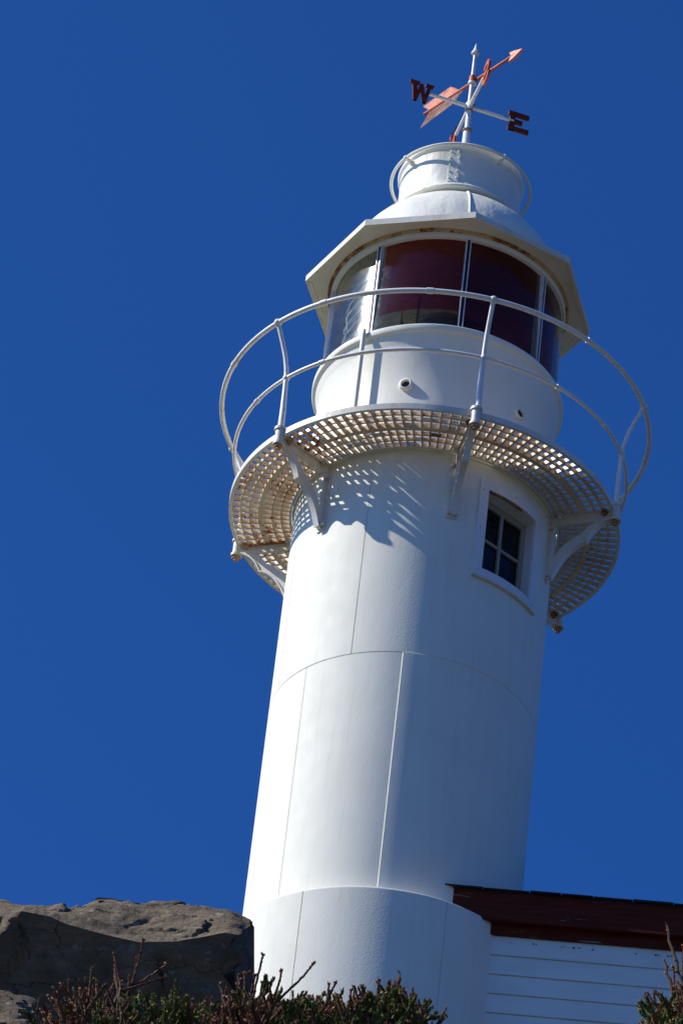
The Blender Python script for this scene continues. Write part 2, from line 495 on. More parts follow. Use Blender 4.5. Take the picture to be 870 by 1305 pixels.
# --- brackets
def bezier(pts, n=10):
    out = []
    for i in range(n + 1):
        t = i / n; q = [Vector(p) for p in pts]
        while len(q) > 1: q = [q[j].lerp(q[j + 1], t) for j in range(len(q) - 1)]
        out.append((q[0].x, q[0].y))
    return out
def bracket_meshes():
    er = pol(0, 1, 0); ez = Vector((0, 0, 1)); et = pol(90, 1, 0)
    mb = MB()
    mb.prism([(1.262, -.012), (1.80, -.012), (1.80, -.075), (1.70, -.095), (1.262, -.095)], (0, 0, 0), er, ez, .030)
    mb.prism([(1.197, -.0155), (1.2635, -.0155), (1.2635, -.66), (1.245, -.70), (1.197, -.70)], (0, 0, 0), er, ez, .034)
    mb.prism([(1.197, -.050), (1.212, -.050), (1.212, -.72), (1.197, -.72)], (0, 0, 0), er, ez, .105)
    o1 = bezier([(1.80, -.070), (1.70, -.085), (1.60, -.17), (1.555, -.315)], 9)
    i1 = bezier([(1.74, -.050), (1.66, -.070), (1.56, -.12), (1.500, -.235)], 9)
    mb.strip(o1, i1, (0, 0, 0), er, ez, .026)
    o2 = bezier([(1.553, -.312), (1.45, -.33), (1.33, -.46), (1.255, -.69)], 9)
    i2 = bezier([(1.500, -.232), (1.40, -.26), (1.30, -.36), (1.230, -.55)], 9)
    mb.strip(o2, i2, (0, 0, 0), er, ez, .026)
    for o, d in ((o1, .014), (o2, .014)):                      # flange along the brace
        q = [(x + d * .5, z - d) for x, z in o]
        mb.strip(o, q, (0, 0, 0), er, ez, .062)
    mb.prism([(1.265, -.003), (1.78, -.003), (1.78, -.0125), (1.265, -.0125)], (0, 0, 0), er, ez, .062)
    P = pol(0, 1.812, 0)
    mb.tube([P + Vector((0, 0, z)) for z in (-.085, .075)], .042, 14)
    mb.tube([P + Vector((0, 0, z)) for z in (.058, .084)], .056, 14)
    mb.tube([P + Vector((0, 0, z)) for z in (-.104, -.080)], .055, 14)
    bolts = []
    for q in (-1, 1):
        for r in (1.715, 1.30):
            b = MB(); c = pol(0, r, 0) + et * .034 * q
            b.tube([c + Vector((0, 0, z)) for z in (-.022, .003)], .034, 8)
            b.tube([c + Vector((0, 0, z)) for z in (-.046, -.020)], .020, 6)
            bolts.append(b)
    nb = MB(); nb.tube([P + Vector((0, 0, z)) for z in (-.128, -.103)], .040, 6); nb.tube([P + Vector((0, 0, z)) for z in (-.150, -.127)], .022, 10)
    bolts.append(nb)
    for z in (-.14, -.665):
        for q in (-1, 1):
            b = MB(); b.tube([pol(0, 1.205, z) + et * .036 * q, pol(0, 1.245, z) + et * .036 * q], .019, 6); bolts.append(b)
    return mb, bolts
mb, bolts = bracket_meshes()
brk = mb.build('gallery_bracket', M['bracket'], LH, smooth=35)
for i, b in enumerate(bolts):
    b.build('bolt', M['rust'] if i in (0, 2, 4) else M['bracket'], brk)
brk.rotation_euler = (0, 0, R(BRK[0]))
for a in BRK[1:]: turned(brk, a, LH)
mb = MB(); mb.strip([(1.285, -.0025), (1.74, -.0025)], [(1.285, -.0185), (1.74, -.0185)], (0, 0, 0), pol(-109.8, 1, 0), (0, 0, 1), .074)
mb.build('rusty_bracket_plate', M['rust'], rim)

# --- railing
mb = MB(); mb.ring(2.003, 1.193, .024, 168, 10)
for a in (-72, -34, -5, 41, 95, 150, 200): mb.tube([pol(a - .9, 2.003, 1.193), pol(a + .9, 2.003, 1.193)], .029, 10)
rail = mb.build('railing', M['rail'], LH)
mb = MB(); mb.ring(1.826, .653, .0185, 160, 10)
for a in (-64, -36, -2, 36, 57, 85, 140, 210): mb.tube([pol(a - .9, 1.826, .653), pol(a + .9, 1.826, .653)], .024, 10)
mb.build('middle_rail', M['rail'], rail)
mb = MB()
path = [(1.812, .06), (1.814, .30), (1.822, .52), (1.826, .653), (1.838, .76), (1.868, .88), (1.915, 1.0), (1.965, 1.11), (2.003, 1.193)]
mb.tube([pol(0, r, z) for r, z in path], [.030, .027, .023, .022, .021, .021, .021, .021, .021], 12)
mb.sphere(pol(0, 1.826, .653), .033, 12, 8); mb.sphere(pol(0, 2.003, 1.193), .038, 14, 10)
post = mb.build('rail_post', M['rail'], rail, smooth=60)
post.rotation_euler = (0, 0, R(BRK[0] + .4))
for a in BRK[1:]: turned(post, a + random.uniform(-.3, .3), rail)

# --- lantern wall
mb = MB()
mb.lathe([(1.115, .037), (1.115, .70), (1.115, 1.285), (1.122, 1.30), (1.135, 1.36), (1.150, 1.40), (1.176, 1.415), (1.183, 1.43), (1.183, 1.468), (1.176, 1.478), (1.04, 1.488), (0, 1.49)], 144)
lw = mb.build('lantern_wall', M['paint'], LH, smooth=32)
for a in (-15.6, 42.3, 160, 218):
    o = pol(a, 1.113, .805); er = pol(a, 1, 0); 
    mb = MB(); et = pol(a + 90, 1, 0); prof = [(.040, -.03), (.040, .030), (.046, .036), (.060, .034), (.066, .026), (.066, -.01)]
    n = 20; vs = []
    for (rr, d) in prof:
        for i in range(n):
            w = 2 * PI * i / n; vs.append(o + er * d + et * rr * math.cos(w) + Vector((0, 0, rr * math.sin(w))))
    fs = [[j * n + i, j * n + (i + 1) % n, (j + 1) * n + (i + 1) % n, (j + 1) * n + i] for j in range(len(prof) - 1) for i in range(n)]
    mb.add(vs, fs); port = mb.build('vent_port', M['paint'], lw, smooth=50)
    mb = MB(); mb.tube([o + er * .004, o + er * .010], .041, 20); mb.build('port_shade_disc', M['dark'], lw)  # solid dark disc, painting in the shade inside the port
mb = MB(); ap = -37.9
mb.tube([pol(ap, 1.212, z) for z in (.04, .5, 1.0, 1.44)], .024, 12)
mb.tube([pol(ap, 1.11, .12), pol(ap, 1.212, .12)], .010, 8)
mb.tube([pol(ap, 1.212, 1.43), pol(ap, 1.208, 1.50)], [.024, .018], 10)
mb.build('standpipe', M['paint'], lw)

# --- glazing
MUL = [-38.4 + 45.25 * i for i in range(3)] + [98.0 + 44.3 * i for i in range(5)]
mb = MB()
mb.lathe([(1.080, 2.572), (1.118, 2.572), (1.124, 2.580), (1.124, 2.646), (1.080, 2.646)], 144, closed_profile=True)
mb.lathe([(1.080, 1.488), (1.118, 1.488), (1.114, 1.515), (1.080, 1.515)], 144, closed_profile=True)
gf = mb.build('glazing_frame', M['paint'], LH)
for i, a in enumerate(MUL):
    b = MUL[i + 1] if i < 7 else MUL[0] + 360
    mb = MB(); mb.lathe([(1.114, 1.514), (1.073, 2.573)], 24, a + .95, b - .95)
    mb.build('glass_pane', M['clearglass' if i == 7 else 'glass'], gf)
def mullion(a):
    er = pol(0, 1, 0); et = pol(90, 1, 0); mb = MB(); z0, z1 = 1.513, 2.574
    mb.box((0, 0, 0), et, er, (0, 0, 1), -.014, .014, 1.070, 1.108, z0, z1)
    mb.cur = 1
    for q in (-1, 1): mb.box((0, 0, 0), et, er, (0, 0, 1), q * .0185 - .0042, q * .0185 + .0042, 1.072, 1.118, z0, z1)
    return mb
mu = mullion(0).build('mullion', [M['black'], M['rail']], gf)
mu.rotation_euler = (0, 0, R(MUL[0]))
for a in MUL[1:]: turned(mu, a, gf)
for (a0, a1, z0, mt) in ((MUL[0] + 1.5, MUL[1] - 1.5, 1.76, 'redglass'), (MUL[1] + 1.5, MUL[2] - 1.5, 1.50, 'deepred'), (MUL[2] + 1.5, MUL[3] - 1.5, 1.50, 'deepred')):
    mb = MB(); mb.lathe([(1.045, z0), (1.045, 2.60)], 16, a0, a1); mb.build('red_sector_pane', M[mt], gf)

# --- the lens inside
prof = [(.16, 1.49), (.16, 1.60)]
z = 1.60
for i in range(15):
    t = (i + .5) / 15; r = .40 * math.sqrt(max(.12, 1 - (2 * t - 1) ** 2 * .86)); prof += [(r - .04, z), (r, z + .012), (r - .012, z + .046), (r - .04, z + .052)]; z += .055
prof += [(.10, z), (0, z + .02)]
mb = MB(); mb.lathe(prof, 64); lens = mb.build('lens', M['lens'], LH, smooth=25)
mb = MB()
for a in range(0, 360, 60):
    mb.tube([pol(a + 20, .43, zz) for zz in (1.49, 2.0, 2.46)], .012, 6)
for zz in (1.75, 2.2, 2.46): mb.ring(.43, zz, .012, 48, 6)
mb.build('lens_cage', M['brass'], lens)
for i in range(8):                               # curved prisms of the outer lens panel, hooked at their left ends
    z = 1.60 + .118 * i; a0 = -82 + 2.2 * (i % 3); mb = MB()
    pts = [pol(a0 + 1.5, .955, z - .055), pol(a0 - .3, .958, z - .03)] + [pol(a0 + (-36 - a0) * q / 16, .96, z + .004 * math.sin(q)) for q in range(17)]
    mb.tube(pts, .0085, 6); mb.build('lens_prism', M['prism'], lens)
mb = MB(); mb.tube([pol(-74 + 1.6 * math.sin(q * 1.1), .962, 1.56 + .06 * q) for q in range(16)], .008, 6); mb.build('lens_panel_edge', M['prism'], lens)

# --- lantern roof: eight-sided eave, dome, ventilator
RV = 1.382; A8 = 6.9
def r8(a, rv=RV):
    d = (a - A8) % 45 - 22.5
    return rv * math.cos(R(22.5)) / math.cos(R(d))
n8 = 96
aa = [A8 + 360 * i / n8 for i in range(n8)]
loops = [[(1.118, 2.647)] * n8]
loops.append([(r8(a) - .062, 2.652) for a in aa]); loops.append([(r8(a) - .052, 2.640) for a in aa])
loops.append([(r8(a) - .022, 2.640) for a in aa]); loops.append([(r8(a) - .018, 2.628) for a in aa])
loops.append([(r8(a), 2.628) for a in aa]); loops.append([(r8(a), 2.695) for a in aa]); loops.append([(r8(a) - .008, 2.703) for a in aa])
loops.append([(1.10, 2.85)] * n8)
mb = MB(); vs = []; fs = []
for lp in loops:
    for (r, z), a in zip(lp, aa): vs.append(pol(a, r, z))
for j in range(len(loops) - 1):
    if j == 3: mb.cur = 0
    for i in range(n8):
        fs.append([j * n8 + i, j * n8 + (i + 1) % n8, (j + 1) * n8 + (i + 1) % n8, (j + 1) * n8 + i])
mb.add(vs, fs)
roof = mb.build('lantern_roof', M['soffit'], LH, smooth=20)
mb = MB(); mb.lathe([(1.124, 2.622), (1.140, 2.622), (1.152, 2.640), (1.152, 2.651), (1.124, 2.651)], 144, closed_profile=True)
mb.build('rusty_eave_joint', M['rustring'], roof)
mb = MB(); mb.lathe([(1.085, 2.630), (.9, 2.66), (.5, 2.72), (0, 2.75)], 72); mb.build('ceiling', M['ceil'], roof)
dome = [(math.sqrt(1.10 ** 2 - (zz - 2.645) ** 2), zz) for zz in (2.80, 2.92, 3.04, 3.15, 3.25, 3.34, 3.42, 3.49, 3.55, 3.595, 3.625)] + [(.48, 3.66), (.47, 3.70)]
mb = MB(); mb.lathe(dome, 96)
mb.lathe([(1.115, 2.799), (.9, 2.795)], 96)
for i in range(4):
    a = A8 - 1 + 90 * i
    mb.tube([pol(a, r + .003, z + .002) for r, z in dome[:-1]], .011, 6)
mb.build('dome', M['vent'], roof, smooth=40)
mb = MB()
mb.lathe([(.50, 3.615), (.622, 3.608), (.634, 3.616), (.638, 3.630), (.632, 3.646), (.612, 3.662), (.594, 3.69), (.590, 3.74), (.590, 4.11), (.594, 4.122), (.606, 4.130), (.616, 4.145), (.618, 4.162), (.612, 4.18), (.596, 4.19), (.3, 4.235), (0, 4.25)], 96)
vent = mb.build('ventilator', M['vent'], roof, smooth=40)
mb = MB()
mb.lathe([(.585, 3.70), (.597, 3.70), (.597, 4.115), (.585, 4.115)], 6, -13.4, -3.4, True)
for a in (-12.0, -4.8):
    for i in range(5): mb.sphere(pol(a + random.uniform(-.5, .5), .598, 3.745 + .083 * i), .0115, 8, 6)
mb.build('riveted_strap', M['vent'], roof, smooth=50)
mb = MB(); mb.ring(.676, 4.105, .0165, 96, 8); mb.build('grab_ring', M['paint'], roof)
for a in (-55.5, 34.8, 125, 215):
    mb = MB(); mb.tube([pol(a, .585, 4.085), pol(a, .676, 4.105)], .016, 8); mb.sphere(pol(a, .676, 4.105), .026, 10, 8); mb.sphere(pol(a, .592, 4.085), .028, 10, 8)
    mb.build('grab_ring_stay', M['paint'], roof)

# ------------------------------------------------------------------ WEATHER VANE
WV = thing('weather_vane', 'red and white arrow weather vane with compass letters on lighthouse top', 'weather vane', (0, 0, G + 4.2))
mb = MB()
def pole(zr): return mb.tube([(0, 0, z) for z, r in zr], [r for z, r in zr], 14)
pole([(4.18, .044), (4.84, .036), (4.86, .028), (5.13, .026), (5.49, .022), (5.56, .020), (5.86, .017)])
pole([(5.855, .012), (5.875, .040), (5.89, .042), (5.905, .030), (5.93, .024), (5.96, .016), (6.02, .002)])
mb.tube([(0, 0, 5.13), (0, 0, 5.215)], .040, 14); mb.tube([(0, 0, 5.475), (0, 0, 5.495)], .042, 14)
mast = mb.build('mast', M['rail'], WV)
for f_ in (lambda q: q.ring(.040, 4.862, .011, 28, 8), lambda q: q.ring(.032, 5.128, .008, 28, 8), lambda q: q.tube([(0, 0, 5.565), (0, 0, 5.585)], .025, 12)):
    mb = MB(); f_(mb); mb.build('brass_collar', M['brass'], mast)
ed = Vector((.953, .302, 0)).normalized(); nd = Vector((-.232, .973, 0)).normalized()
ZH = 5.175
for d, l0, l1 in ((ed, .03, .47), (-ed, .03, .42), (nd, .03, .45), (-nd, .03, .47)):
    mb = MB(); mb.tube([d * l0 + Vector((0, 0, ZH)), d * l1 + Vector((0, 0, ZH))], [.020, .017], 10)
    mb.build('compass_arm', M['rail'], mast)
mb = MB(); q = (ed * .6 - nd * .8).normalized(); mb.tube([q * .03 + Vector((0, 0, ZH + .005)), q * .06 + Vector((0, 0, ZH + .005))], .013, 8); mb.build('set_screw', M['brass'], mast)
UZ = Vector((0, 0, 1))
def letter(polys, o, ux, mat, name):
    mb = MB()
    for i, p in enumerate(polys): mb.prism(p, o, ux, UZ, .022 + .0016 * i)
    return mb.build(name, mat, mast, smooth=0)
E_ = [[(0, 0), (.055, 0), (.055, .24), (0, .24)], [(-.014, 0), (.205, 0), (.205, .056), (-.014, .05)], [(.05, .098), (.135, .098), (.135, .145), (.05, .145)], [(-.014, .192), (.20, .188), (.20, .24), (-.014, .24)]]
letter(E_, ed * .425 + UZ * (ZH - .122), ed, M['brown'], 'letter_e')
W_ = [[(.018, .24), (.070, .24), (.082, .0), (.045, .0)], [(.082, .0), (.045, .0), (.100, .225), (.135, .225)], [(.100, .225), (.135, .225), (.178, .0), (.140, .0)], [(.178, .0), (.140, .0), (.185, .24), (.222, .24)],
      [(-.005, .215), (.095, .215), (.095, .245), (-.005, .245)], [(.160, .215), (.242, .215), (.242, .245), (.160, .245)]]
letter(W_, -ed * .632 + UZ * (ZH - .135), ed, M['brown'], 'letter_w')
N_ = [[(.02, 0), (.062, 0), (.062, .24), (.02, .24)], [(.02, .24), (.068, .24), (.185, 0), (.14, 0)], [(.15, 0), (.19, 0), (.19, .24), (.15, .24)], [(-.005, 0), (.085, 0), (.085, .028), (-.005, .028)], [(.13, .212), (.212, .212), (.212, .24), (.13, .24)]]
letter(N_, nd * .44 + UZ * (ZH - .12), nd, M['red'], 'letter_n')
sc = [(.105 + .075 * math.cos(t), .175 + .058 * math.sin(t)) for t in [R(20 + 22 * i) for i in range(12)]] + [(.105 + .080 * math.cos(t), .062 + .060 * math.sin(t)) for t in [R(75 - 22 * i) for i in range(13)]]
mb = MB(); ws = .024; A = []; B = []
for i, p in enumerate(sc):
    a = Vector(sc[max(0, i - 1)]); b = Vector(sc[min(len(sc) - 1, i + 1)]); t = (b - a).normalized(); nrm = Vector((-t.y, t.x)); p = Vector(p)
    A.append(tuple(p + nrm * ws)); B.append(tuple(p - nrm * ws))
mb.strip(A, B, -nd * .66 + UZ * (ZH - .12), nd, UZ, .022); mb.build('letter_s', M['red'], mast)
ad = Vector((.628, -.778, 0)).normalized(); ZA = 5.535
o = ad * -.02 + UZ * ZA + Vector((.012, .03, 0))
mb = MB(); mb.tube([o - ad * .70, o + ad * .62], .017, 10); mb.tube([(0, 0, ZA - .035), (0, 0, ZA + .035)], .036, 14)
arrow = mb.build('arrow', M['red'], WV)
mb = MB(); mb.prism([(.57, -.012), (.545, -.058), (.60, -.050), (.735, 0), (.60, .050), (.545, .058), (.57, .012)], o, ad, UZ, .030); mb.build('arrow_head', M['tipred'], arrow, smooth=0)
def feather(sgn, pts, mat):
    """corrugated plate: barbs swept back from the shaft"""
    mb = MB(); n = 15; nn = ad.cross(UZ)
    (f0, f1, fh), (r0, r1, rh) = pts
    vs = []; fs = []; m = 2 * n + 1
    for i in range(m):
        t = i / (m - 1); off = nn * (.005 if i % 2 else -.004)
        a = o + ad * (f0 + (r0 - f0) * t) + UZ * sgn * .012 + off
        top = fh + (rh - fh) * min(1, t * 1.0); top *= min(1, .55 + t * 3)
        b = o + ad * (f1 + (r1 - f1) * t + (.004 if i % 2 else 0)) + UZ * sgn * (top - (.0 if i % 2 else .005)) + off
        vs += [a - nn * .003, b - nn * .003, b + nn * .003, a + nn * .003]
    for i in range(m - 1):
        for q in range(4): fs.append([i * 4 + q, (i + 1) * 4 + q, (i + 1) * 4 + (q + 1) % 4, i * 4 + (q + 1) % 4])
    fs += [[0, 1, 2, 3], [(m - 1) * 4 + q for q in (3, 2, 1, 0)]]
    mb.add(vs, fs); return mb.build('fletching', mat, arrow, smooth=0)
feather(1, ((-.17, -.26, .150), (-.63, -.735, .125)), M['pink'])
feather(-1, ((-.13, -.19, .110), (-.63, -.745, .165)), M['peach'])

# ------------------------------------------------------------------ COTTAGE joined to the tower
wd = Vector((.9986, -.046, 0)).normalized(); wnrm = Vector((-.046, -.9986, 0)).normalized()
CO = Vector((.96, -.96, 0))
CT = thing('cottage', 'white clapboard building with dark red eave boards joined to the tower', 'building', (CO.x + wd.x * 4, CO.y + 2.5, TOWER.z))
L = 8.5; DEP = 5.2
mb = MB()
mb.box(CO, wd, wnrm, UZ, -.35, L, -DEP, -.02, -6.98, -4.70)
z = -4.846 + .187
i = 0
while z > -6.9:
    zt, zb_ = z, z - .187
    mb.prism([(-.019, zt), (.004, zt), (.012, zb_ + .008), (.012, zb_ + .0), (-.019, zb_ + .0)], CO + wd * (L + .002 * (i % 2)), wnrm, UZ, L + .35, mid=False)
    z = zb_ - .0; i += 1
for gz in (0, ):
    pass
wall = mb.build('wall', M['clap'], CT, smooth=0)
me = wall.data
mb = MB(); z = -4.846
while z > -6.9:                                    # grimy caulked joint under each board's edge
    mb.box(CO, wd, wnrm, UZ, -.34, L - .01, -.004, .0075, z - .0085, z - .0006); z -= .187
mb.build('board_joint', M['gap'], CT, smooth=0)
mb = MB()
for k in range(26):
    s_ = .5 + random.random() * 1.5 if k < 20 else .1 + random.random() * 2
    c = CO + wd * s_ + wnrm * .006 + UZ * (-4.898 - random.uniform(0, .01)); rr = random.uniform(.004, .009)
    mb = MB(); mb.tube([c, c + wnrm * .0045], rr, 8); mb.build('rusty_nail', M['rust'], wall)
FO = Vector((.846, -1.06, 0))
sl = math.tan(R(21))
mb = MB(); mb.box(FO, wd, wnrm, UZ, -.44, L, -.026, 0, -4.752, -4.475); mb.build('fascia_board', M['fascia'], CT, smooth=0)
mb = MB(); mb.box(CO, wd, wnrm, UZ, -.3, L - .02, -.001, .030, -4.848, -4.738); mb.build('frieze_board', M['fascia'], CT, smooth=0)
mb = MB(); mb.box(FO, wd, wnrm, UZ, -.35, L - .03, -.16, -.0262, -4.737, -4.722); mb.build('soffit_board', M['fascia'], CT, smooth=0)
mb = MB()
half = DEP / 2 + .15
up = (-wnrm * math.cos(R(21)) + UZ * math.sin(R(21))); upn = (wnrm * math.sin(R(21)) + UZ * math.cos(R(21)))
ln = half / math.cos(R(21))
mb.box(FO + UZ * -4.485, wd, up, upn, -.40, L + .2, .0, ln, .004, .02)
row = 0; t = -.030
while t < ln - .05:
    s_ = -.41
    while s_ < L + .15:
        w = random.uniform(.22, .42); e = random.uniform(-.012, .012)
        mb.box(FO + UZ * -4.485, wd, up, upn, s_, min(s_ + w - .004, L + .2), t + e, min(t + .2, ln), .0215 + .002 * (row % 2) + random.uniform(0, .006), .033 + .003 * (row % 3) + random.uniform(0, .010)); s_ += w
    t += .14; row += 1
BK = FO - wnrm * (2 * half)
up2 = (wnrm * math.cos(R(21)) + UZ * math.sin(R(21))); upn2 = (-wnrm * math.sin(R(21)) + UZ * math.cos(R(21)))
mb.box(BK + UZ * -4.485, wd, up2, upn2, -.40, L + .2, .0, ln, .004, .04)
mb.build('roof', M['shingle'], CT, smooth=0)
for s0, s1 in ((-.33, -.30), (L - .05, L - .02)):
    mb = MB(); mb.prism([(0.02, -4.70), (DEP - .02, -4.70), (DEP / 2, -4.70 + DEP / 2 * sl)], CO + wd * s0, -wnrm, UZ, .04)
    mb.build('gable_wall', M['clap'], CT, smooth=0)

# ------------------------------------------------------------------ GROUND
def ground_z(x, y):
    D = y + 35.05
    if D < 0: h = max(-4, D * .12)
    else:
        m = 1.6 - .13 * D if D < 5 else (.95 if D < 25 else max(.30, .95 - (D - 25) * .085))
        h = min(1.6 + D * .5612 - m, 20.2)
        if y > -1.5: h = 20.2
    nz = noise.noise((x * .5, y * .5, 1)) * .18 + noise.noise((x * 2, y * 2, 4)) * .05
    far = max(0, math.hypot(x, y + 15) - 40)
    if far > 0: h += noise.noise((x * .01, y * .01, 3)) * min(6, far * .05)
    k = 0 if y > -1.6 and math.hypot(x - 3, y) < 9 else 1
    return h + (nz - .15) * k
def axis_samples(a, b, fine, mids):
    out = [a + (b - a) * i / fine for i in range(fine + 1)]
    for s in mids: out = [a - s] + out + [b + s]
    return sorted(set(out))
xs = axis_samples(-9, 12, 84, (1, 2.5, 5, 9, 16, 30, 60, 120, 300, 800, 2000, 4000))
ys = axis_samples(-40, 6, 150, (1, 2.5, 5, 9, 16, 30, 60, 120, 300, 800, 2000, 4000))
mb = MB(); k = len(xs)
mb.add([(x, y, ground_z(x, y)) for y in ys for x in xs], [[j * k + i, j * k + i + 1, (j + 1) * k + i + 1, (j + 1) * k + i] for j in range(len(ys) - 1) for i in range(k - 1)])
tag(mb.build('ground', M['ground'], None, off=0, smooth=60), kind='structure')

# ------------------------------------------------------------------ ROCKS
def fbm(p, o=5, h=.8): return noise.fractal(p, h, 2.1, o)
def lerp_list(tab, x):
    if x <= tab[0][0]: return tab[0][1]
    for (a, u), (b, w) in zip(tab, tab[1:]):
        if x <= b: return u + (w - u) * (x - a) / (b - a)
    return tab[-1][1]
def big_rock():
    """ledge with an overhanging shaded front, a bright tilted top and a facet turned to the left"""
    brk_ = [(-4.4, -8.35), (-3.2, -8.22), (-2.53, -8.13), (-2.30, -8.15), (-2.12, -8.20), (-1.85, -8.255), (-1.63, -8.285), (-1.35, -8.25), (-1.16, -8.20), (-1.0, -8.13), (-.90, -8.14)]
    rdg = [(-4.4, -8.10), (-3.4, -8.02), (-2.75, -8.07), (-2.55, -8.16), (-2.36, -8.19), (-2.22, -8.12), (-2.10, -8.00), (-2.00, -7.94), (-1.86, -7.935), (-1.70, -7.955), (-1.30, -7.93), (-1.12, -7.955), (-.96, -7.98), (-.89, -8.06)]
    rgt = [(-9.9, -.72), (-9.0, -.84), (-8.62, -.92), (-8.50, -1.00), (-8.45, -1.05), (-8.37, -.96), (-8.33, -.935), (-8.27, -1.0), (-8.20, -1.06), (-8.12, -.97), (-8.03, -.96), (-7.97, -1.02), (-7.9, -1.10), (-6.9, -1.1)]
    nx, NF, NT, NB = 200, 56, 60, 12
    vs = []; rows = NF + NT + NB + 1
    for i in range(nx + 1):
        x0 = -4.4 + (3.5) * i / nx
        zb_ = lerp_list(brk_, x0); zr = lerp_list(rdg, x0)
        dep = 1.0
        yb = -6.15; yr = yb + dep; zr3 = zr + .605 * (dep + .15 - .15)
        for j in range(rows):
            if j <= NF:
                t = j / NF; z_ = -10.0 + (zb_ + 10.0) * t; y_ = yb + (1 - t) * 1.05
                edge = -2.51 - .68 * max(0, -8.13 - z_)
                if x0 < edge: y_ += (edge - x0) * 1.15
            elif j <= NF + NT:
                t = (j - NF) / NT; e = t ** .85
                z_ = zb_ + (zr3 - zb_) * e; y_ = yb + dep * t
                wob = .10 * noise.noise(Vector((x0 * 2.2, 3, 0))) + .04 * noise.noise(Vector((x0 * 9, 7, 0)))
                for (t0, h_, xa, xb) in ((.30, .055, -2.0, -.5), (.55, .035, -3.5, -1.2), (.74, .045, -1.9, -.5), (.14, .03, -3.0, -1.7)):
                    k_ = max(0, min(1, (x0 - xa) / .25, (xb - x0) / .25))
                    d_ = t - t0 - wob
                    z_ += k_ * h_ * (max(0, 1 - abs(d_) / .12) if d_ < 0 else -.45 * max(0, 1 - d_ / .10))
                if x0 < -2.51: y_ += (-2.51 - x0) * .75 * (1 - t) ; 
            else:
                t = (j - NF - NT) / NB; z_ = zr3 + (-10.0 - zr3) * t; y_ = yr + .9 * math.sin(t * PI / 2)
            # right-hand end follows a broken profile
            u = (x0 + 4.4) / 3.5
            xe = lerp_list(rgt, z_ - max(0, (y_ - yb)) * .605)
            x_ = -4.4 + (xe + 4.4) * u
            p = Vector((x_, y_, z_))
            lay = math.floor(z_ * 9 + .6 * fbm(Vector((x_ * .8, y_ * .8, 2)), 3)) * 1.7
            d = Vector((0, -1, .6)).normalized() if j < NF + NT else Vector((0, .3, 1)).normalized()
            am = .060 if NF < j <= NF + NT else .085
            q = Vector((x_ * 1.5, y_ * 1.5, z_ * 3.0))
            vq = Vector((x_ * 1.5 + .25 * noise.noise(p * 2), (y_ + 6) * 1.7, z_ * 3.0 + .25 * noise.noise(p * 2.5 + Vector((5, 0, 0)))))
            vd, vp = noise.voronoi(vq); cc = vp[0]; rv = noise.cell_vector(cc * 7.3)
            facet = (vq - cc).dot(Vector((rv.x - .0, rv.y, rv.z))) * .9 + .5 * noise.cell(cc * 5.1) - .35 * max(0, 1 - (vd[1] - vd[0]) / .06)
            cell = noise.cell(Vector((x_ * 2.6 + .5 * noise.noise(p * 3), y_ * 3.2 + z_ * 1.2, z_ * 2.4 + .4 * noise.noise(p * 2.3))))
            a = abs(fbm(q * 1.3, 8, .75)) * .55 - .2 + .28 * noise.noise(Vector((x_ * 1.2, lay, y_ * .7))) + .75 * facet
            w = min(1, abs(j - NF) / 3) * .9 + .1
            p += d * am * a * w
            p.x += .05 * fbm(Vector((z_ * 6, y_ * 4, 9)), 6) * u ** 4
            vs.append(p)
    fs = [[i * rows + j, (i + 1) * rows + j, (i + 1) * rows + j + 1, i * rows + j + 1] for i in range(nx) for j in range(rows - 1)]
    fs.append([nx * rows + j for j in range(rows)]); fs.append([j for j in range(rows)][::-1])
    mb = MB(); mb.add(vs, fs)
    return mb
rk = big_rock().build('boulder', M['rock'], None, off=G - .085, smooth=28)
tag(rk, 'large brown overhanging boulder with sunlit top in front of tower', 'rock')
def small_rock(name, c, dims, seed, label, rot=(R(14), R(12), R(20))):
    bm = bmesh.new(); bmesh.ops.create_icosphere(bm, subdivisions=5, radius=1)
    for v in bm.verts:
        p = v.co.copy(); n = p.normalized()
        q = Vector((max(-.78, min(.78, n.x)), max(-.72, min(.72, n.y)), max(-.62, min(.62, n.z))))
        q += n * (.22 * fbm(n * 1.6 + Vector((seed, 0, 0)), 5) + .05 * abs(fbm(n * 6 + Vector((seed, 3, 0)), 4)))
        v.co = Vector((q.x * dims[0], q.y * dims[1], q.z * dims[2]))
    me = bpy.data.meshes.new(name); bm.to_mesh(me); bm.free(); me.materials.append(M['rock']); me.shade_smooth(); me.set_sharp_from_angle(angle=R(30))
    ob = bpy.data.objects.new(name, me); COL.objects.link(ob); ob.location = c; ob.rotation_euler = rot
    return tag(ob, label, 'rock')
small_rock('boulder', (-2.98, -7.25, G - 9.98), (.95, .62, .52), 3.3, 'low grey rock slab under the large boulder at lower left', (R(46), R(10), R(-8)))
small_rock('boulder', (-3.35, -4.2, G - 7.42), (.62, .5, .55), 8.1, 'small dark rock tip behind the large boulder at left edge')

